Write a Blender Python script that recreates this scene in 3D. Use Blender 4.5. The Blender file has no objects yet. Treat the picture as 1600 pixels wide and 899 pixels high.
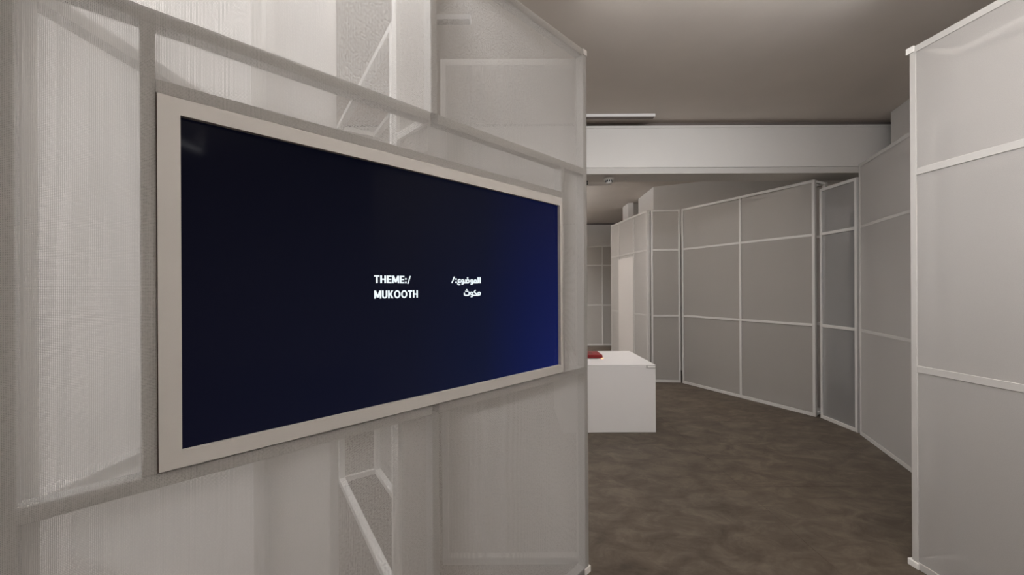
import bpy, bmesh, math, random
from mathutils import Vector, Matrix
random.seed(4)
S = bpy.context.scene
COL = S.collection

# ---------------------------------------------------------------- camera
CAM_H = 1.58
cam_d = bpy.data.cameras.new('camera')
cam_d.sensor_fit = 'HORIZONTAL'; cam_d.sensor_width = 36.0
cam_d.lens = 36.0 * 600.0 / 1600.0
cam_d.shift_y = 2.5 / 1600.0
cam_d.clip_start = 0.02
cam = bpy.data.objects.new('camera', cam_d); COL.objects.link(cam)
cam.matrix_world = (Matrix.Translation((0, 0, CAM_H)) @ Matrix.Rotation(math.radians(90), 4, 'X')
                    @ Matrix.Rotation(math.radians(-0.3), 4, 'Z'))
S.camera = cam

# ---------------------------------------------------------------- world
w = bpy.data.worlds.new('world'); S.world = w; w.use_nodes = True
w.node_tree.nodes['Background'].inputs[0].default_value = (0.9, 0.93, 1, 1)
w.node_tree.nodes['Background'].inputs[1].default_value = 0.05

# ---------------------------------------------------------------- unseen lamps added to light the room (housings added below)
FILL_LAMPS = [  # name, x, y, z, length, watts down, tilt of the down side, watts up, rotation about z
    ('booth',  -0.72, 1.38, 3.38, 0.5, 13, 0, 2, 90),
    ('side',   -2.60, 1.70, 3.25, 2.4, 95, 0, 20, 90),
    ('front',   1.30, 0.60, 2.95, 1.8, 8, 0, 82, 0),
    ('washer',  1.50, 2.28, 3.53, 2.0, 15, 54, 0, 0),
    ('grazer',  0.55, 0.95, 3.10, 1.4, 14, 60, 0, -68),
    ('rear',    1.2, -1.7, 3.12, 2.4, 8, 0, 130, 0),
    ('beyond',  0.7, 5.35, 3.30, 2.6, 15, 0, 46, 0),
    ('far',    -0.8, 8.50, 3.05, 2.4, 104, 36, 175, 0),
]
for n, x, y, z, L, P, TL, PU, rz in FILL_LAMPS:
    for up, W in ((0, P), (1, PU)):
        if not W: continue
        ld = bpy.data.lights.new('added_lamp_' + n, 'AREA')
        ld.shape = 'RECTANGLE'; ld.size = L; ld.size_y = 0.05
        ld.energy = W; ld.color = (1.0, 0.995, 1.0)
        if TL and not up: ld.spread = math.radians(115)
        lo = bpy.data.objects.new('added_lamp_light', ld); COL.objects.link(lo)
        ty = math.radians(TL) if not up else math.pi
        off = 0.055 if TL and not up else 0.0
        lo.location = (x - off * math.sin(math.radians(rz)), y + off * math.cos(math.radians(rz)), z + (0.062 if up else -0.012)); lo.rotation_euler = (ty, 0, math.radians(rz))

# ---------------------------------------------------------------- exposure
S.view_settings.view_transform = 'Standard'
S.view_settings.look = 'None'
S.view_settings.gamma = 1.0
S.view_settings.use_curve_mapping = False
S.view_settings.exposure = 0.0

# ---------------------------------------------------------------- materials
def mat(name, col, rough=0.6, bump=0.0, bscale=200.0, spec=0.3, var=0.0):
    m = bpy.data.materials.new(name); m.use_nodes = True
    nt = m.node_tree; b = nt.nodes['Principled BSDF']
    b.inputs['Base Color'].default_value = (*col, 1)
    b.inputs['Roughness'].default_value = rough
    b.inputs['Specular IOR Level'].default_value = spec
    tc = nt.nodes.new('ShaderNodeTexCoord')
    if bump > 0:
        nz = nt.nodes.new('ShaderNodeTexNoise'); nz.inputs['Scale'].default_value = bscale
        nz.inputs['Detail'].default_value = 3
        bp = nt.nodes.new('ShaderNodeBump'); bp.inputs['Strength'].default_value = bump
        bp.inputs['Distance'].default_value = 0.002
        nt.links.new(tc.outputs['Object'], nz.inputs['Vector'])
        nt.links.new(nz.outputs['Fac'], bp.inputs['Height'])
        nt.links.new(bp.outputs[0], b.inputs['Normal'])
    if var > 0:
        n2 = nt.nodes.new('ShaderNodeTexNoise'); n2.inputs['Scale'].default_value = 1.7
        n2.inputs['Detail'].default_value = 5
        r = nt.nodes.new('ShaderNodeValToRGB')
        r.color_ramp.elements[0].position = 0.3; r.color_ramp.elements[1].position = 0.7
        r.color_ramp.elements[0].color = (*[c * (1 - var) for c in col], 1)
        r.color_ramp.elements[1].color = (*[min(1, c * (1 + var)) for c in col], 1)
        nt.links.new(tc.outputs['Object'], n2.inputs['Vector'])
        nt.links.new(n2.outputs['Fac'], r.inputs[0])
        nt.links.new(r.outputs[0], b.inputs['Base Color'])
    return m

def mat_emit(name, col, s):
    m = bpy.data.materials.new(name); m.use_nodes = True
    b = m.node_tree.nodes['Principled BSDF']
    b.inputs['Base Color'].default_value = (0, 0, 0, 1)
    b.inputs['Emission Color'].default_value = (*col, 1)
    b.inputs['Emission Strength'].default_value = s
    return m

def mat_mesh(name, col, pitch, cover, transl=0.45, pitch_v=None):
    """open woven net: threads are fabric, the holes between them are clear"""
    m = bpy.data.materials.new(name); m.use_nodes = True
    nt = m.node_tree; nt.nodes.clear()
    N = nt.nodes.new; Lk = nt.links.new
    out = N('ShaderNodeOutputMaterial')
    uv = N('ShaderNodeUVMap'); uv.uv_map = 'UVMap'
    # slight irregularity of the threads
    nz = N('ShaderNodeTexNoise'); nz.inputs['Scale'].default_value = 2.5; nz.inputs['Detail'].default_value = 1
    Lk(uv.outputs[0], nz.inputs['Vector'])
    mul = N('ShaderNodeVectorMath'); mul.operation = 'MULTIPLY_ADD'
    mul.inputs[1].default_value = (pitch * 0.9,) * 3
    Lk(nz.outputs['Color'], mul.inputs[0]); Lk(uv.outputs[0], mul.inputs[2])
    sep = N('ShaderNodeSeparateXYZ'); Lk(mul.outputs[0], sep.inputs[0])
    n2 = N('ShaderNodeTexNoise'); n2.inputs['Scale'].default_value = 170.0; n2.inputs['Detail'].default_value = 1
    Lk(uv.outputs[0], n2.inputs['Vector'])
    th = N('ShaderNodeMapRange'); th.inputs[1].default_value = 0.3; th.inputs[2].default_value = 0.7
    th.inputs[3].default_value = cover - 0.16; th.inputs[4].default_value = cover + 0.16
    Lk(n2.outputs['Fac'], th.inputs[0])
    def gap(sock, pitch):
        a = N('ShaderNodeMath'); a.operation = 'DIVIDE'; Lk(sock, a.inputs[0]); a.inputs[1].default_value = pitch
        f = N('ShaderNodeMath'); f.operation = 'FRACT'; Lk(a.outputs[0], f.inputs[0])
        g = N('ShaderNodeMath'); g.operation = 'GREATER_THAN'; Lk(f.outputs[0], g.inputs[0]); Lk(th.outputs[0], g.inputs[1])
        return g.outputs[0]
    h = N('ShaderNodeMath'); h.operation = 'MULTIPLY'
    Lk(gap(sep.outputs[0], pitch), h.inputs[0]); Lk(gap(sep.outputs[1], pitch_v or pitch), h.inputs[1])
    d = N('ShaderNodeBsdfDiffuse'); d.inputs[0].default_value = (*col, 1)
    t = N('ShaderNodeBsdfTranslucent'); t.inputs[0].default_value = (*col, 1)
    mx = N('ShaderNodeMixShader'); mx.inputs[0].default_value = transl
    Lk(d.outputs[0], mx.inputs[1]); Lk(t.outputs[0], mx.inputs[2])
    tr = N('ShaderNodeBsdfTransparent')
    m2 = N('ShaderNodeMixShader')
    Lk(h.outputs[0], m2.inputs[0]); Lk(mx.outputs[0], m2.inputs[1]); Lk(tr.outputs[0], m2.inputs[2])
    Lk(m2.outputs[0], out.inputs['Surface'])
    return m

def mat_fabric(name, col, clear, transl=0.35, scale=420.0):
    """tight weave, too fine to show its holes: lets a fixed share of the light straight through"""
    m = bpy.data.materials.new(name); m.use_nodes = True
    nt = m.node_tree; nt.nodes.clear(); N = nt.nodes.new; Lk = nt.links.new
    out = N('ShaderNodeOutputMaterial'); uv = N('ShaderNodeUVMap'); uv.uv_map = 'UVMap'
    nz = N('ShaderNodeTexNoise'); nz.inputs['Scale'].default_value = scale; nz.inputs['Detail'].default_value = 2
    Lk(uv.outputs[0], nz.inputs['Vector'])
    r = N('ShaderNodeValToRGB'); e = r.color_ramp.elements
    e[0].position = 0.3; e[0].color = (*[c * 0.9 for c in col], 1); e[1].position = 0.7; e[1].color = (*[min(1, c * 1.06) for c in col], 1)
    Lk(nz.outputs['Fac'], r.inputs[0])
    d = N('ShaderNodeBsdfDiffuse'); t = N('ShaderNodeBsdfTranslucent'); Lk(r.outputs[0], d.inputs[0]); Lk(r.outputs[0], t.inputs[0])
    mx = N('ShaderNodeMixShader'); mx.inputs[0].default_value = transl; Lk(d.outputs[0], mx.inputs[1]); Lk(t.outputs[0], mx.inputs[2])
    tr = N('ShaderNodeBsdfTransparent'); m2 = N('ShaderNodeMixShader'); m2.inputs[0].default_value = clear
    Lk(mx.outputs[0], m2.inputs[1]); Lk(tr.outputs[0], m2.inputs[2]); Lk(m2.outputs[0], out.inputs['Surface'])
    return m

M = {
    'paint':   mat('white_wall_paint', (0.74, 0.715, 0.69), 0.7, 0.15, 90, 0.2, 0.02),
    'ceiling': mat('ceiling_plaster', (0.69, 0.635, 0.582), 0.85, 0.25, 35, 0.15, 0.03),
    'beam':    mat('beam_plaster', (0.78, 0.76, 0.735), 0.7, 0.2, 60, 0.2, 0.015),
    'lip':     mat('beam_lip_grey', (0.62, 0.60, 0.575), 0.7),  # a little greyer than the beam above it
    'shadowgap': mat('shade_and_joint_tone', (0.22, 0.19, 0.175), 0.9),  # dark tone for painted recess shade, also under the floor joints
    'wood':    mat('white_lacquered_frame', (0.80, 0.785, 0.76), 0.5, 0.1, 300, 0.3),
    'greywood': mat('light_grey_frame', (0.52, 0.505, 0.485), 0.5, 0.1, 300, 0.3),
    'shadedwood': mat('shaded_timber_frame', (0.44, 0.43, 0.415), 0.5, 0.1, 300, 0.3),  # frame darkened: shade on its backlit front put into the colour
    'midwood': mat('off_white_frame', (0.66, 0.64, 0.615), 0.55, 0.1, 300, 0.3),
    'cap':     mat('white_corner_plastic', (0.86, 0.84, 0.81), 0.4),
    'plinth':  mat('matt_white_plinth', (0.68, 0.66, 0.65), 0.42, 0.05, 400, 0.35),
    'surround': mat('display_surround_paint', (0.46, 0.44, 0.415), 0.55, 0.1, 400, 0.3),
    'gap': mat('brown_shadow_gap', (0.07, 0.05, 0.04), 0.8),
    'charcoal': mat('charcoal_board', (0.10, 0.10, 0.10), 0.7),
    'black':   mat('black_plastic', (0.012, 0.012, 0.014), 0.4),
    'red':     mat('red_leather', (0.20, 0.013, 0.015), 0.5, 0.3, 500, 0.35),
    'reddark': mat('dark_red_leather', (0.13, 0.012, 0.012), 0.5),
    'metal':   mat('brushed_grey_metal', (0.42, 0.41, 0.40), 0.35),
    'lamp':    mat('white_lamp_housing', (0.82, 0.81, 0.80), 0.4),
    'detector': mat('white_detector_plastic', (0.85, 0.84, 0.82), 0.35),
    'doorwhite': mat('off_white_door_skin', (0.60, 0.57, 0.55), 0.6),
    'text':    mat_emit('screen_white_text', (0.86, 0.95, 1.0), 1.05),
    'amber':   mat_emit('amber_led', (1.0, 0.30, 0.10), 5.0),
        'net':     mat_mesh('white_net', (0.66, 0.645, 0.63), 0.0028, 0.48, 0.78, 0.0034),
    'netdense': mat_fabric('white_net_dense', (0.56, 0.53, 0.495), 0.34, 0.35),
    'netmid': mat_fabric('white_net_medium', (0.66, 0.64, 0.62), 0.20, 0.35),
    'netwhite': mat_fabric('white_net_lined', (0.84, 0.82, 0.80), 0.14, 0.55),
    'netdark': mat_fabric('white_net_open', (0.55, 0.54, 0.54), 0.55, 0.3),
}

def mat_floor():
    m = mat('brown_vinyl', (0.15, 0.12, 0.10), 0.55, 0.0, spec=0.3)
    nt = m.node_tree; b = nt.nodes['Principled BSDF']; N = nt.nodes.new; Lk = nt.links.new
    geo = N('ShaderNodeNewGeometry')
    mp = N('ShaderNodeMapping'); mp.inputs['Scale'].default_value = (1.9, 3.2, 1); mp.inputs['Rotation'].default_value = (0, 0, 0.35)
    Lk(geo.outputs['Position'], mp.inputs[0])
    n1 = N('ShaderNodeTexNoise'); n1.inputs['Scale'].default_value = 2.1; n1.inputs['Detail'].default_value = 12; n1.inputs['Roughness'].default_value = 0.72
    n1.inputs['Distortion'].default_value = 0.6
    Lk(mp.outputs[0], n1.inputs['Vector'])
    r = N('ShaderNodeValToRGB')
    e = r.color_ramp.elements
    e[0].position = 0.34; e[0].color = (0.058, 0.043, 0.031, 1)
    e[1].position = 0.68; e[1].color = (0.145, 0.113, 0.083, 1)
    k = e.new(0.5); k.color = (0.093, 0.071, 0.051, 1)
    Lk(n1.outputs['Fac'], r.inputs[0])
    n2 = N('ShaderNodeTexNoise'); n2.inputs['Scale'].default_value = 1.1; n2.inputs['Detail'].default_value = 4
    Lk(geo.outputs['Position'], n2.inputs['Vector'])
    hs = N('ShaderNodeMix'); hs.data_type = 'RGBA'; hs.blend_type = 'MIX'
    Lk(n2.outputs['Fac'], hs.inputs[0]); Lk(r.outputs[0], hs.inputs[6])
    mm = N('ShaderNodeMix'); mm.data_type = 'RGBA'; mm.blend_type = 'MULTIPLY'; mm.inputs[0].default_value = 1
    Lk(r.outputs[0], mm.inputs[6]); mm.inputs[7].default_value = (0.95, 1.02, 1.12, 1)
    Lk(mm.outputs[2], hs.inputs[7])
    Lk(hs.outputs[2], b.inputs['Base Color'])
    n3 = N('ShaderNodeTexNoise'); n3.inputs['Scale'].default_value = 60
    Lk(geo.outputs['Position'], n3.inputs['Vector'])
    bp = N('ShaderNodeBump'); bp.inputs['Strength'].default_value = 0.12; bp.inputs['Distance'].default_value = 0.002
    Lk(n3.outputs['Fac'], bp.inputs['Height']); Lk(bp.outputs[0], b.inputs['Normal'])
    return m
M['floor'] = mat_floor()

def mat_screen():
    m = mat('screen_glass', (0.003, 0.003, 0.004), 0.07, 0, spec=0.05)
    nt = m.node_tree; b = nt.nodes['Principled BSDF']; N = nt.nodes.new; Lk = nt.links.new
    uv = N('ShaderNodeUVMap'); uv.uv_map = 'UVMap'
    sep = N('ShaderNodeSeparateXYZ'); Lk(uv.outputs[0], sep.inputs[0])
    r = N('ShaderNodeValToRGB'); e = r.color_ramp.elements
    e[0].position = 0.0; e[0].color = (0.0022, 0.0024, 0.0070, 1)
    e[1].position = 1.0; e[1].color = (0.0030, 0.0065, 0.0560, 1)
    k = e.new(0.42); k.color = (0.0028, 0.0036, 0.0110, 1)
    k = e.new(0.66); k.color = (0.0026, 0.0045, 0.0190, 1)
    k = e.new(0.84); k.color = (0.0022, 0.0052, 0.0400, 1)
    Lk(sep.outputs[0], r.inputs[0])
    # the picture on the screen is brighter toward its lower right
    v = N('ShaderNodeMapRange'); v.inputs[1].default_value = 0; v.inputs[2].default_value = 1
    v.inputs[3].default_value = 1.5; v.inputs[4].default_value = 0.55
    Lk(sep.outputs[1], v.inputs[0])
    Lk(r.outputs[0], b.inputs['Emission Color']); Lk(v.outputs[0], b.inputs['Emission Strength'])
    return m
M['screen'] = mat_screen()

# ---------------------------------------------------------------- helpers
def link(name, me, m, parent=None):
    o = bpy.data.objects.new(name, me); COL.objects.link(o)
    if m: me.materials.append(m)
    if parent: o.parent = parent
    return o

def boxes(name, blist, m, parent=None, bevel=0.0015):
    """one mesh from a list of (x0,x1,y0,y1,z0,z1)"""
    bm = bmesh.new()
    for (x0, x1, y0, y1, z0, z1) in blist:
        r = bmesh.ops.create_cube(bm, size=1)
        for v in r['verts']:
            v.co = Vector(((x0 + x1) / 2 + v.co.x * (x1 - x0), (y0 + y1) / 2 + v.co.y * (y1 - y0), (z0 + z1) / 2 + v.co.z * (z1 - z0)))
    if bevel:
        bmesh.ops.bevel(bm, geom=bm.edges[:], offset=bevel, segments=1, affect='EDGES')
    me = bpy.data.meshes.new(name); bm.to_mesh(me); bm.free()
    return link(name, me, m, parent)

def lathe(name, prof, m, parent=None, n=24, loc=(0, 0, 0)):
    vs, fs = [], []
    for r, z in prof:
        for k in range(n):
            a = 2 * math.pi * k / n
            vs.append((loc[0] + r * math.cos(a), loc[1] + r * math.sin(a), loc[2] + z))
    for i in range(len(prof) - 1):
        for k in range(n):
            a = i * n + k; b = i * n + (k + 1) % n
            fs.append((a, b, b + n, a + n))
    me = bpy.data.meshes.new(name); me.from_pydata(vs, [], fs); me.update()
    for p in me.polygons: p.use_smooth = True
    return link(name, me, m, parent)

def quads(name, rects, y, m, parent=None, sag=0.0):
    """net: rectangles (x0,x1,z0,z1) in the plane y, uv in metres"""
    me = bpy.data.meshes.new(name)
    vs, fs, uvs = [], [], []
    for (x0, x1, z0, z1) in rects:
        i = len(vs)
        vs += [(x0, y, z0), (x1, y, z0), (x1, y, z1), (x0, y, z1)]
        fs.append((i, i + 1, i + 2, i + 3)); uvs += [(x0, z0), (x1, z0), (x1, z1), (x0, z1)]
    me.from_pydata(vs, [], fs)
    ul = me.uv_layers.new(name='UVMap')
    for k, c in enumerate(uvs): ul.data[k].uv = c
    return link(name, me, m, parent)

def thing(name, label, cat, loc, rz=0.0, group=None):
    o = bpy.data.objects.new(name, None); COL.objects.link(o)
    o.location = loc; o.rotation_euler = (0, 0, rz); o.empty_display_size = 0.2
    o['label'] = label; o['category'] = cat; o['kind'] = 'thing'
    if group: o['group'] = group
    return o

def tag(o, label=None, cat=None, group=None, kind=None):
    if label: o['label'] = label
    if cat: o['category'] = cat
    if group: o['group'] = group
    if kind: o['kind'] = kind
    return o

FM = 'wood'
PW, PD = 0.030, 0.045        # post width, frame depth
def post(parent, t, z0=0.0, z1=2.9, y=0.0, name='post', w=PW, d=PD):
    return boxes(name, [(t - w / 2, t + w / 2, y, y + d, z0, z1)], M[FM], parent)
def rail(parent, x0, x1, z, y=0.0, name='rail', hgt=0.034, d=PD):
    return boxes(name, [(x0, x1, y, y + d, z - hgt / 2, z + hgt / 2)], M[FM], parent)

def partition(label, A, B, h=2.9, posts=None, rails=(1.12, 2.225), net='net', rear=0.0, rearnet=None,
              caps=True, name='net_screen', nety=-0.0015, flip=False, railh=0.034):
    """runs from A to B; local x along it, local +y is the side away from the viewer"""
    A = Vector((A[0], A[1], 0)); B = Vector((B[0], B[1], 0)); d = B - A; L = d.length
    root = thing(name, label, 'partition', A, math.atan2(d.y, d.x))
    s = -1.0 if flip else 1.0
    ts = posts if posts is not None else [PW / 2, L - PW / 2]
    yf = 0.0 if s > 0 else -PD
    for t in ts: post(root, t, 0.0, h, yf)
    edges = sorted(ts)
    for a, b in zip(edges[:-1], edges[1:]):
        x0, x1 = a + PW / 2, b - PW / 2
        rail(root, x0, x1, 0.02, yf, 'bottom_rail', 0.04)
        rail(root, x0, x1, h - 0.018, yf, 'top_rail', 0.036)
        for z in rails: rail(root, x0, x1, z, yf, 'rail', railh)
    quads('net', [(0.0, L, 0.008, h - 0.002)], nety * s, M[net], root)
    if rear:
        yr = rear if s > 0 else -rear - PD
        for t in ts:
            post(root, t, 0.0, h, yr, 'rear_post')
            for z in (0.03, h - 0.02):
                ya, yb = (PD, rear) if s > 0 else (-rear, -PD)
                boxes('spacer', [(t - PW / 2, t + PW / 2, ya, yb, z - 0.015, z + 0.015)], M['wood'], root)
        for a, b in zip(edges[:-1], edges[1:]):
            x0, x1 = a + PW / 2, b - PW / 2
            rail(root, x0, x1, 0.02, yr, 'rear_rail', 0.04); rail(root, x0, x1, h - 0.018, yr, 'rear_rail', 0.036)
            for z in rails: rail(root, x0, x1, z, yr, 'rear_rail')
        if rearnet:
            quads('rear_net', [(0.0, L, 0.008, h - 0.002)], s * (rear + PD + 0.0015), M[rearnet], root)
    return root

# ================================================================ SETTING
fl = tag(boxes('floor', [(-5.5, 5.9, -4.5, 12.2, -0.10, -0.006)], M['shadowgap'], bevel=0), kind='structure')
xs, ys = [], []
x = 1.81 - 1.5 * 5
while x < 5.9: xs.append(x); x += 1.5
y = 3.05 - 1.5 * 5
while y < 12.1: ys.append(y); y += 1.5
tile_me = None
for x0 in xs:
    for y0 in ys:
        xa, xb = max(x0, -5.5), min(x0 + 1.5, 5.9)
        ya, yb = max(y0, -4.5), min(y0 + 1.5, 12.2)
        if xb - xa < 0.05 or yb - ya < 0.05: continue
        g = 0.0007
        boxes('floor_tile', [(xa + g, xb - g, ya + g, yb - g, -0.006, 0.0)], M['floor'], fl, 0.0006)
CZ = 3.585
tag(boxes('ceiling', [(-5.5, 5.9, -4.5, 12.2, CZ, CZ + 0.12)], M['ceiling'], bevel=0), kind='structure')
tag(boxes('wall_left', [(-5.6, -5.5, -4.5, 12.2, 0, CZ)], M['paint'], bevel=0), kind='structure')
tag(boxes('wall_right', [(5.9, 6.0, -4.5, 12.2, 0, CZ)], M['paint'], bevel=0), kind='structure')
tag(boxes('wall_near', [(-5.6, 6.0, -4.6, -4.5, 0, CZ)], M['paint'], bevel=0), kind='structure')
wf = tag(boxes('wall_far', [(-5.6, 6.0, 11.75, 11.85, 0, CZ - 0.05)], M['paint'], bevel=0), kind='structure')
tag(boxes('trim_far_ceiling_gap', [(-5.5, 5.9, 11.80, 11.86, CZ - 0.05, CZ)], M['shadowgap'], bevel=0), kind='structure')  # dark strip, the gap's shade is in its colour
# ceiling beam across the room
bm_ = tag(boxes('ceiling_beam', [(-5.5, 5.9, 4.60, 4.95, 3.030, 3.525)], M['beam'], bevel=0.002), kind='structure')
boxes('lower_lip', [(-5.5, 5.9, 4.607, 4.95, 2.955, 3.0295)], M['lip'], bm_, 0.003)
boxes('soffit_drop', [(0.2, 1.33, 4.95, 5.15, 2.960, 3.2)], M['beam'], bm_, 0.002)
boxes('top_edge', [(-5.5, 5.9, 4.592, 4.95, 3.500, 3.528)], M['beam'], bm_, 0.002)
boxes('shadow_gap', [(-5.5, 5.9, 4.66, 4.90, 3.525, CZ)], M['shadowgap'], bm_, 0)  # dark fill: recess shade above the beam put into its colour
# plastered piers that reach the ceiling
def prism(name, pts, z0, z1, m):
    bm = bmesh.new()
    lo = [bm.verts.new((p[0], p[1], z0)) for p in pts]; hi = [bm.verts.new((p[0], p[1], z1)) for p in pts]
    n = len(pts)
    bm.faces.new(lo[::-1]); bm.faces.new(hi)
    for i in range(n): bm.faces.new((lo[i], lo[(i + 1) % n], hi[(i + 1) % n], hi[i]))
    bmesh.ops.recalc_face_normals(bm, faces=bm.faces[:])
    bmesh.ops.bevel(bm, geom=bm.edges[:], offset=0.003, segments=1, affect='EDGES')
    me = bpy.data.meshes.new(name); bm.to_mesh(me); bm.free()
    return tag(link(name, me, m), kind='structure')
prism('wall_pier', [(2.80, 7.58), (5.89, 6.11), (5.89, 8.6), (2.84, 8.6)], 0, CZ, M['paint'])
prism('wall_pier', [(2.855, 9.0), (3.3, 9.0), (3.3, 9.45), (2.855, 9.45)], 0, CZ, M['paint'])
prism('wall_pier', [(2.735, 9.02), (2.85, 8.96), (2.85, 9.45), (2.735, 9.45)], 0, CZ, M['paint'])
prism('wall_pier', [(4.35, 4.40), (4.09, 3.7), (5.9, 3.7), (5.9, 4.42)], 0, CZ, M['paint'])

# ================================================================ SCREEN PARTITION (diagonal wall that carries the display)
C0 = Vector((0.42, 2.14, 0)); E0 = Vector((-0.714, -0.700, 0)).normalized()
rz = math.atan2(E0.y, E0.x)
sp = thing('net_display_screen', 'large near diagonal white net partition on a timber frame, holding the display', 'partition', C0, rz)
H = 2.905
# local x = t (from the right corner toward the camera), viewer is at local +y, so the inside of the booth is local -y
def P(t, z0=0.0, z1=H, nm='post', w=PW, d=PD, y1=-0.002): return boxes(nm, [(t - w / 2, t + w / 2, y1 - d, y1, z0, z1)], M['shadedwood'], sp)
def R(x0, x1, z, nm='rail', hg=0.036, d=PD, y1=-0.002): return boxes(nm, [(x0, x1, y1 - d, y1, z - hg / 2, z + hg / 2)], M['shadedwood'], sp)
tp = [0.016, 0.993, 1.986, 2.97]
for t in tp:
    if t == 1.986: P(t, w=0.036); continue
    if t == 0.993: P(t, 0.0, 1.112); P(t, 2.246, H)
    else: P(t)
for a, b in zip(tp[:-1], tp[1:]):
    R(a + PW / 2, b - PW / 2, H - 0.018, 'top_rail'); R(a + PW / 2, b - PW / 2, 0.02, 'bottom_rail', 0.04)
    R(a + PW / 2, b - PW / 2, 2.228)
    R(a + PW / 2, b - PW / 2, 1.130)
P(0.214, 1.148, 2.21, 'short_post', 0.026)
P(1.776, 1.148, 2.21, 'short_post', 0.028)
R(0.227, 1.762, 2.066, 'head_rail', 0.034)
LT = 3.0
quads('net', [(0.0, 0.227, 0.006, H - 0.002), (1.7625, LT, 0.006, H - 0.002),
              (0.227, 1.7625, 0.006, 1.1485), (0.227, 1.7625, 2.0505, H - 0.002)], 0.0, M['net'], sp)
# corner pieces at the right end
boxes('corner_cap', [(-0.004, 0.030, -0.048, 0.003, H - 0.03, H + 0.002)], M['greywood'], sp)
boxes('corner_foot', [(-0.012, 0.040, -0.055, 0.006, 0.0, 0.035)], M['cap'], sp)
# rear posts and struts that make the wall deep
for t in (0.993,):
    boxes('rear_post', [(t - 0.016, t + 0.016, -0.30, -0.262, 0.0, H)], M['wood'], sp)
    for z in (2.228, 1.130):
        boxes('strut', [(t - 0.015, t + 0.015, -0.262, -PD - 0.002, z - 0.016, z + 0.016)], M['wood'], sp)

me = bpy.data.meshes.new('cross_net')
me.from_pydata([(0.993, -0.049, 0.006), (0.993, -0.260, 0.006), (0.993, -0.260, H - 0.002), (0.993, -0.049, H - 0.002)], [], [(0, 1, 2, 3)])
ul = me.uv_layers.new(name='UVMap')
for k, c in enumerate([(0, 0), (0.215, 0), (0.215, 2.9), (0, 2.9)]): ul.data[k].uv = c
link('cross_net', me, M['netdense'], sp)

# ---- the display
tv = thing('wall_display', 'wide dark blue video screen in a pale flush surround on the diagonal partition', 'screen', C0 + Vector((0, 0, 1.15)), rz)
def tvz(z): return z - 1.15
o0, o1, q0, q1 = 0.229, 1.7605, 1.151, 2.0475      # surround outer
i0, i1, j0, j1 = 0.247, 1.7185, 1.1905, 2.0065      # opening
def ring(nm, a0, a1, b0, b1, c0, c1, d0, d1, yf, yb, m, bv):
    bm = bmesh.new()
    O = [(a0, b0), (a1, b0), (a1, b1), (a0, b1)]; I = [(c0, d0), (c1, d0), (c1, d1), (c0, d1)]
    V = {}
    for k, (pts) in enumerate((O, I)):
        for i, p in enumerate(pts):
            V[k, i, 0] = bm.verts.new((p[0], yf, tvz(p[1]))); V[k, i, 1] = bm.verts.new((p[0], yb, tvz(p[1])))
    for i in range(4):
        n_ = (i + 1) % 4
        bm.faces.new((V[0, i, 0], V[0, n_, 0], V[1, n_, 0], V[1, i, 0]))
        bm.faces.new((V[0, i, 1], V[1, i, 1], V[1, n_, 1], V[0, n_, 1]))
        bm.faces.new((V[0, i, 0], V[0, i, 1], V[0, n_, 1], V[0, n_, 0]))
        bm.faces.new((V[1, i, 0], V[1, n_, 0], V[1, n_, 1], V[1, i, 1]))
    bmesh.ops.recalc_face_normals(bm, faces=bm.faces[:])
    me = bpy.data.meshes.new(nm); bm.to_mesh(me); bm.free()
    return link(nm, me, m, tv)
ring('surround', o0, o1, q0, q1, i0, i1, j0, j1, 0.006, -0.016, M['surround'], 0)
ring('shadow_gap', o0 - 0.0022, o1 + 0.0022, q0 - 0.002, q1 + 0.002, o0 + 0.001, o1 - 0.001, q0 + 0.001, q1 - 0.001, 0.0012, -0.001, M['gap'], 0)
boxes('casing', [(o0 + 0.004, o1 - 0.004, -0.075, -0.017, tvz(q0 + 0.004), tvz(q1 - 0.004))], M['black'], tv)
me = bpy.data.meshes.new('screen')
sy = -0.010
me.from_pydata([(i0, sy, tvz(j0)), (i1, sy, tvz(j0)), (i1, sy, tvz(j1)), (i0, sy, tvz(j1)),
                (i0, -0.0165, tvz(j0)), (i1, -0.0165, tvz(j0)), (i1, -0.0165, tvz(j1)), (i0, -0.0165, tvz(j1))], [],
               [(0, 3, 2, 1), (4, 5, 6, 7), (0, 1, 5, 4), (1, 2, 6, 5), (2, 3, 7, 6), (3, 0, 4, 7)])
ul = me.uv_layers.new(name='UVMap')
for p in me.polygons:
    for li in p.loop_indices:
        c = me.vertices[me.loops[li].vertex_index].co
        ul.data[li].uv = (1 - (c.x - i0) / (i1 - i0), (c.z + 1.15 - j0) / (j1 - j0))
scr = link('screen', me, M['screen'], tv)

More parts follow.
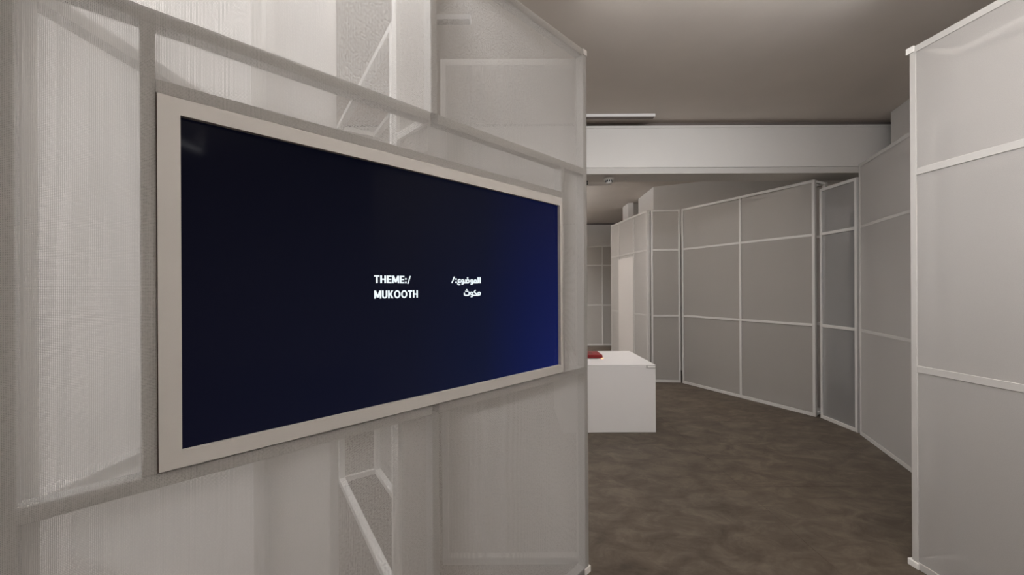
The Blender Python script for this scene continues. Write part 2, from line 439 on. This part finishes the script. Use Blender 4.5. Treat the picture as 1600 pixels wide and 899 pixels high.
def t_at(px):
    r = (px - 800) / 600.0
    return (0.42 - r * 2.14) / (0.714 - r * 0.70)
def z_at(px, py):
    t = t_at(px); return CAM_H + (452.3 - py) * (2.14 - 0.70 * t) / 600.0
def stroke_word(word, t_left, t_right, z_base, z_top, name='lettering'):
    """bold condensed capitals drawn as flat strokes; unit cap height, w = advance"""
    k = 0.21; G = []
    def bar(x0, x1, y0, y1): return [(x0, y0), (x1, y0), (x1, y1), (x0, y1)]
    def dia(x0, y0, x1, y1, wd): return [(x0 - wd / 2, y0), (x0 + wd / 2, y0), (x1 + wd / 2, y1), (x1 - wd / 2, y1)]
    polys = []; cx = 0.0
    def arc(cx_, cy_, rx, ry, ix, iy, a0, a1, n=10):
        out = []
        for i in range(n):
            a = math.radians(a0 + (a1 - a0) * i / n); b = math.radians(a0 + (a1 - a0) * (i + 1) / n)
            out.append([(cx_ + rx * math.cos(a), cy_ + ry * math.sin(a)), (cx_ + rx * math.cos(b), cy_ + ry * math.sin(b)),
                        (cx_ + ix * math.cos(b), cy_ + iy * math.sin(b)), (cx_ + ix * math.cos(a), cy_ + iy * math.sin(a))])
        return out
    for ch in word:
        if ch == 'T': w_ = 0.62; g = [bar(0, w_, 1 - k * .86, 1), bar(w_ / 2 - k / 2, w_ / 2 + k / 2, 0, 1)]
        elif ch == 'H': w_ = 0.68; g = [bar(0, k, 0, 1), bar(w_ - k, w_, 0, 1), bar(k, w_ - k, .41, .59)]
        elif ch == 'E': w_ = 0.56; g = [bar(0, k, 0, 1), bar(k, w_, 0, .18), bar(k, w_ - .03, .41, .59), bar(k, w_, .82, 1)]
        elif ch == 'M': w_ = 0.86; g = [bar(0, k * .92, 0, 1), bar(w_ - k * .92, w_, 0, 1), dia(.43, .12, .12, 1, .24), dia(.43, .12, .74, 1, .24)]
        elif ch == 'U': w_ = 0.68; g = [bar(0, k, .3, 1), bar(w_ - k, w_, .3, 1)] + arc(w_ / 2, .31, w_ / 2, .32, w_ / 2 - k, .14, 180, 360)
        elif ch == 'K': w_ = 0.68; g = [bar(0, k, 0, 1), dia(.24, .42, .54, 1, .25), dia(.56, 0, .28, .56, .25)]
        elif ch == 'O': w_ = 0.84; g = arc(w_ / 2, .5, w_ / 2, .52, w_ / 2 - k, .33, 0, 360, 28)
        elif ch == ':': w_ = 0.22; g = [bar(0, .21, 0, .22), bar(0, .21, .48, .70)]
        elif ch == '/': w_ = 0.44; g = [dia(.08, -.06, .38, 1.0, .15)]
        polys += [[(x + cx, y) for x, y in p] for p in g]; cx += w_ + 0.075
    cx -= 0.075
    bm = bmesh.new()
    for i, p in enumerate(polys):
        d_ = 0.0008 + 0.00001 * (i % 7)
        vs = [bm.verts.new((t_left + (t_right - t_left) * x / cx, sy + d_, tvz(z_base + (z_top - z_base) * y))) for x, y in p]
        bm.faces.new(vs)
    me = bpy.data.meshes.new(name); bm.to_mesh(me); bm.free()
    return link(name, me, M['text'], scr)
stroke_word('THEME:/', t_at(586.5), t_at(644), z_at(610, 442), z_at(610, 430))
stroke_word('MUKOOTH', t_at(586.5), t_at(655), z_at(620, 465.5), z_at(620, 453.5))
def script_word(strokes, name='lettering'):
    """round-ended strokes: ('l', width, points), ('o', width, cx, cy, rx, ry) or ('d', radius, cx, cy), in twentieths of a pixel"""
    bm = bmesh.new(); n_ = 0
    def pt(x, y, k):
        px, py = 700 + x / 19.98, 425 + y / 19.98
        return bm.verts.new((t_at(px), sy + 0.0008 + 0.000012 * (k % 9), tvz(z_at(px, py))))
    def disc(x, y, r, k):
        bm.faces.new([pt(x + r * math.cos(a * math.pi / 6), y + r * math.sin(a * math.pi / 6), k) for a in range(12)])
    def seg(x0, y0, x1, y1, w, k):
        dx, dy = x1 - x0, y1 - y0; L = math.hypot(dx, dy) or 1; nx, ny = -dy / L * w / 2, dx / L * w / 2
        bm.faces.new([pt(x0 + nx, y0 + ny, k), pt(x1 + nx, y1 + ny, k), pt(x1 - nx, y1 - ny, k), pt(x0 - nx, y0 - ny, k)])
    for s_ in strokes:
        n_ += 1
        if s_[0] == 'd': disc(s_[2], s_[3], s_[1], n_); continue
        if s_[0] == 'o':
            pts = [(s_[2] + s_[4] * math.cos(a * math.pi / 8), s_[3] + s_[5] * math.sin(a * math.pi / 8)) for a in range(17)]
        else: pts = s_[2]
        for k in range(len(pts) - 1):
            seg(*pts[k], *pts[k + 1], s_[1], n_ + k)
            if s_[0] == 'l' and k: disc(pts[k][0], pts[k][1], s_[1] / 2, n_ + k + 4)
    me = bpy.data.meshes.new(name); bm.to_mesh(me); bm.free()
    return link(name, me, M['text'], scr)
B = 38
script_word([('l', B, [(245, 150), (165, 345)]), ('d', 28, 295, 222), ('d', 28, 295, 325),
             ('l', B, [(440, 248), (405, 236), (368, 250), (355, 285), (378, 318), (450, 318)]),
             ('l', B, [(378, 318), (350, 350), (356, 385), (385, 398), (425, 388)]),
             ('o', B, 500, 280, 36, 42), ('l', B, [(540, 280), (540, 335), (515, 375), (465, 380)]),
             ('l', B, [(545, 340), (690, 340)]), ('l', B, [(598, 235), (598, 340)]), ('o', B, 662, 292, 44, 48), ('d', 26, 658, 190),
             ('o', B, 787, 285, 36, 42), ('l', B, [(825, 285), (824, 340), (800, 378), (750, 382)]),
             ('l', B, [(825, 340), (985, 340)]), ('o', B, 897, 292, 36, 44),
             ('l', 42, [(987, 168), (987, 352)]), ('l', 42, [(1048, 168), (1048, 356)])])
script_word([('l', B, [(556, 650), (556, 715), (585, 734), (675, 734), (702, 712), (702, 620)]),
             ('d', 24, 604, 608), ('d', 24, 656, 608), ('d', 24, 630, 562),
             ('o', B, 780, 676, 36, 42), ('l', B, [(818, 680), (818, 730), (800, 770), (750, 775)]),
             ('l', B, [(818, 734), (1000, 734)]),
             ('l', B, [(908, 566), (858, 632), (930, 684), (938, 734)]), ('o', B, 1016, 682, 38, 46)])

# ================================================================ THE BOOTH BEHIND THE SCREEN PARTITION
partition('net partition facing the camera directly behind the right half of the display', (-0.405, 2.20), (0.40, 2.20), 2.90,
          posts=[0.015, 0.79], rails=(), net='net')
FM = 'midwood'; PW = 0.016
partition('bright net partition at far left, seen through the weave left of the display', (-1.02, 0.806), (-1.02, 1.60), 2.9,
          posts=[0.008, 0.784], net='netwhite', nety=PD + 0.002)
PW = 0.030
partition('narrow upright net partition seen through the net above and below the display centre', (-1.02, 1.603), (-0.785, 1.725), 2.9,
          posts=[0.016, 0.243], rails=(), net='netwhite')
ds = thing('double_net_screen', 'tapering double-skinned net partition receding behind the display, with cross rails', 'partition',
           (-0.565, 1.955, 0), math.atan2(0.8275, -0.5615))
Ld = 1.48; HD = 2.93; OF = -0.24
for t in (0.015, Ld - 0.015):
    boxes('post', [(t - 0.015, t + 0.015, 0, PD, 0, HD)], M['wood'], ds)
for t in (0.80, Ld - 0.015):
    boxes('rear_post', [(t - 0.015, t + 0.015, OF - PD, OF, 0, HD)], M['wood'], ds)
for z, hg in ((0.02, 0.04), (HD - 0.018, 0.036)):
    boxes('rail', [(0.03, Ld - 0.03, 0, PD, z - hg / 2, z + hg / 2)], M['wood'], ds)
    boxes('cross_rail', [(Ld - 0.03, Ld, OF, 0, z - hg / 2, z + hg / 2)], M['wood'], ds)
    boxes('rear_rail', [(0.815, Ld - 0.03, OF - PD, OF, z - hg / 2, z + hg / 2)], M['wood'], ds)
quads('rear_net', [(0.80, Ld, 0.0, HD)], OF - PD - 0.002, M['netdense'], ds)

# ================================================================ PARTITIONS ALONG THE RIGHT AND FAR SIDES
FM = 'greywood'
rp = partition('tall net partition nearest the camera at the right edge of the view', (2.26, 2.18), (2.425, 0.20), 2.93,
          posts=[0.018, 0.99, 1.972], net='netmid', rear=0.27, rearnet='netmid', nety=0.004, railh=0.038)
boxes('corner_cap', [(-0.012, 0.028, -0.006, 0.05, 2.90, 2.935)], M['cap'], rp)
boxes('corner_foot', [(-0.014, 0.040, -0.008, 0.05, 0.0, 0.035)], M['cap'], rp)
FM = 'greywood'
partition('dense net partition between the near right partition and the dark panel', (3.725, 4.12), (3.30, 3.04), 2.90,
          posts=[0.015, 1.145], net='netmid', rear=0.2, rearnet='netmid', railh=0.03, nety=0.002)
FM = 'greywood'
partition('dark see-through net partition with crisp white frame, lower than its neighbours', (3.735, 4.66), (3.74, 4.165), 2.775,
          posts=[0.015, 0.48], net='netdark', nety=0.010)
partition('long two-bay net partition running diagonally below the ceiling beam', (2.83, 6.40), (3.70, 4.68), 2.90,
          posts=[0.015, 0.99, 1.905], net='netdense', rear=0.25, rearnet='netdense', railh=0.03, nety=0.010)
partition('narrow net partition facing the camera behind the white plinth', (2.345, 6.465), (2.815, 6.42), 2.90,
          net='netdense', rear=0.25, rearnet='netdense', railh=0.03, nety=0.010)
dp = partition('pale net partition with a flush door, edge-on behind the white plinth', (2.08, 8.06), (2.28, 6.47), 2.90,
          posts=[0.015, 0.40, 1.08, 1.585], net='netmid', railh=0.03, nety=0.006)
quads('rear_net', [(0, 1.6, 0.008, 2.898)], PD + 0.0015, M['netwhite'], dp)
boxes('door', [(0.41, 1.07, -0.008, -0.003, 0.012, 2.16)], M['doorwhite'], dp)
partition('farthest net partition, at the end of the room beyond the beam', (0.9, 10.65), (3.5, 10.65), 2.77,
          posts=[0.015, 0.8, 1.61, 2.585], net='netdense', rear=0.2, rearnet='netdense', nety=0.010)

up = thing('upright_panel', 'dark grey upright board standing behind the dark see-through net partition', 'panel', (4.66, 5.25, 0), 0)
boxes('board', [(0, 0.30, 0, 0.05, 0.03, 2.60)], M['charcoal'], up, 0.002)
boxes('foot', [(-0.02, 0.32, -0.04, 0.09, 0.0, 0.03)], M['charcoal'], up, 0.002)

# ================================================================ PLINTH AND THE RED BOX
pl = thing('display_plinth', 'low wide white display plinth standing on the brown floor', 'plinth', (0.55, 4.21, 0))
boxes('body', [(0, 1.02, 0.0, 0.93, 0.0, 0.722)], M['plinth'], pl, 0.002)
boxes('top', [(-0.001, 1.021, -0.001, 0.931, 0.7225, 0.742)], M['plinth'], pl, 0.002)
boxes('edge_bracket', [(0.915, 1.018, -0.006, -0.001, 0.706, 0.738)], M['metal'], pl, 0.001)
boxes('edge_label', [(0.932, 1.014, -0.008, -0.006, 0.712, 0.729)], M['cap'], pl, 0.0005)
rb = thing('red_box', 'flat dark red box lying on the white plinth', 'box', (0.78, 4.59, 0.742))
boxes('lower_case', [(0, 0.30, 0, 0.27, 0.006, 0.030)], M['red'], rb, 0.003)
boxes('lid', [(0.0, 0.298, 0.002, 0.268, 0.0305, 0.046)], M['red'], rb, 0.004)
boxes('inlay', [(0.05, 0.20, 0.06, 0.2, 0.046, 0.0475)], M['reddark'], rb, 0.0005)
boxes('light_strip', [(0.286, 0.308, 0.0, 0.024, 0.0, 0.0055)], M['amber'], rb, 0.0005)

# ================================================================ CEILING FITTINGS
def ceiling_light(label, x0, x1, y, z=3.565, hh=0.035):
    r = thing('linear_ceiling_light', label, 'ceiling light', ((x0 + x1) / 2, y, z))
    L = (x1 - x0) / 2
    boxes('housing', [(-L, L, -0.03, 0.03, -hh / 2, hh / 2 - 0.001)], M['lamp'], r)
    boxes('underside', [(-L + 0.01, L - 0.01, -0.026, 0.026, -hh / 2 - 0.006, -hh / 2)], M['shadowgap'], r, 0)
    return r
ceiling_light('slim white linear light on the ceiling in front of the beam', 0.80, 1.65, 4.42)
ceiling_light('slim white linear light on the ceiling seen through the net above the display', -0.78, -0.29, 2.82)
for n, x, y, z_, L, Pw, tl_, Pu, r_ in FILL_LAMPS:
    lab = {'booth': 'added unseen linear lamp above the booth behind the screen partition',
           'washer': 'added unseen lamp washing the beam, between the booth corner and the near right partition',
           'grazer': 'added unseen fill lamp turned toward the near right partition',
           'side': 'added unseen linear lamp left of the booth',
           'far': 'added fill lamp far beyond the beam, hidden behind the booth',
           'front': 'added unseen fill lamp above the walkway right of the camera',
           'rear': 'added unseen fill lamp behind the camera',
           'beyond': 'added fill lamp hidden just behind the ceiling beam'}[n]
    r = thing('added_fill_lamp', lab, 'ceiling light', (x, y, z_), math.radians(r_))  # invented housing and hangers round each added lamp
    boxes('housing', [(-L / 2 - 0.03, L / 2 + 0.03, -0.04, 0.04, 0.0, 0.05)], M['lamp'], r)
    for sx in (-1, 1):
        boxes('hanger', [(sx * L / 2 - 0.004, sx * L / 2 + 0.004, -0.004, 0.004, 0.05, CZ - z_)], M['metal'], r, 0)
sd = thing('smoke_detector', 'round white smoke detector on the underside of the ceiling beam', 'smoke detector', (1.21, 4.775, 2.955), 0)
lathe('base', [(0.0, 0.0), (0.060, 0.0), (0.061, -0.018), (0.056, -0.026), (0.0, -0.026)], M['detector'], sd, 28)
lathe('head', [(0.042, -0.026), (0.040, -0.052), (0.030, -0.066), (0.0, -0.069)], M['detector'], sd, 28)
for k in range(12):
    a = 2 * math.pi * k / 12
    c, s_ = math.cos(a), math.sin(a)
    o = boxes('vent', [(-0.006, 0.006, -0.003, 0.003, -0.054, -0.032)], M['black'], sd, 0)
    o.location = (0.0405 * c, 0.0405 * s_, 0); o.rotation_euler = (0, 0, a + math.pi / 2)
sl = thing('ceiling_spotlight', 'small black spotlight under the beam at the left of the smoke detector', 'spotlight', (0.955, 4.90, 2.955))
lathe('canopy', [(0.0, 0.0), (0.02, 0.0), (0.02, -0.02), (0.0, -0.02)], M['black'], sl, 16)
lathe('head', [(0.0, -0.02), (0.014, -0.02), (0.02, -0.03), (0.02, -0.05), (0.0, -0.05)], M['black'], sl, 16)
sk = thing('sprinkler', 'tiny white sprinkler head right of the smoke detector', 'sprinkler', (1.43, 4.80, 2.955))
lathe('rose', [(0.0, 0.0), (0.016, 0.0), (0.012, -0.008), (0.0, -0.012)], M['detector'], sk, 16)
lathe('nozzle', [(0.0, -0.008), (0.005, -0.008), (0.005, -0.02), (0.009, -0.023), (0.0, -0.024)], M['detector'], sk, 12)
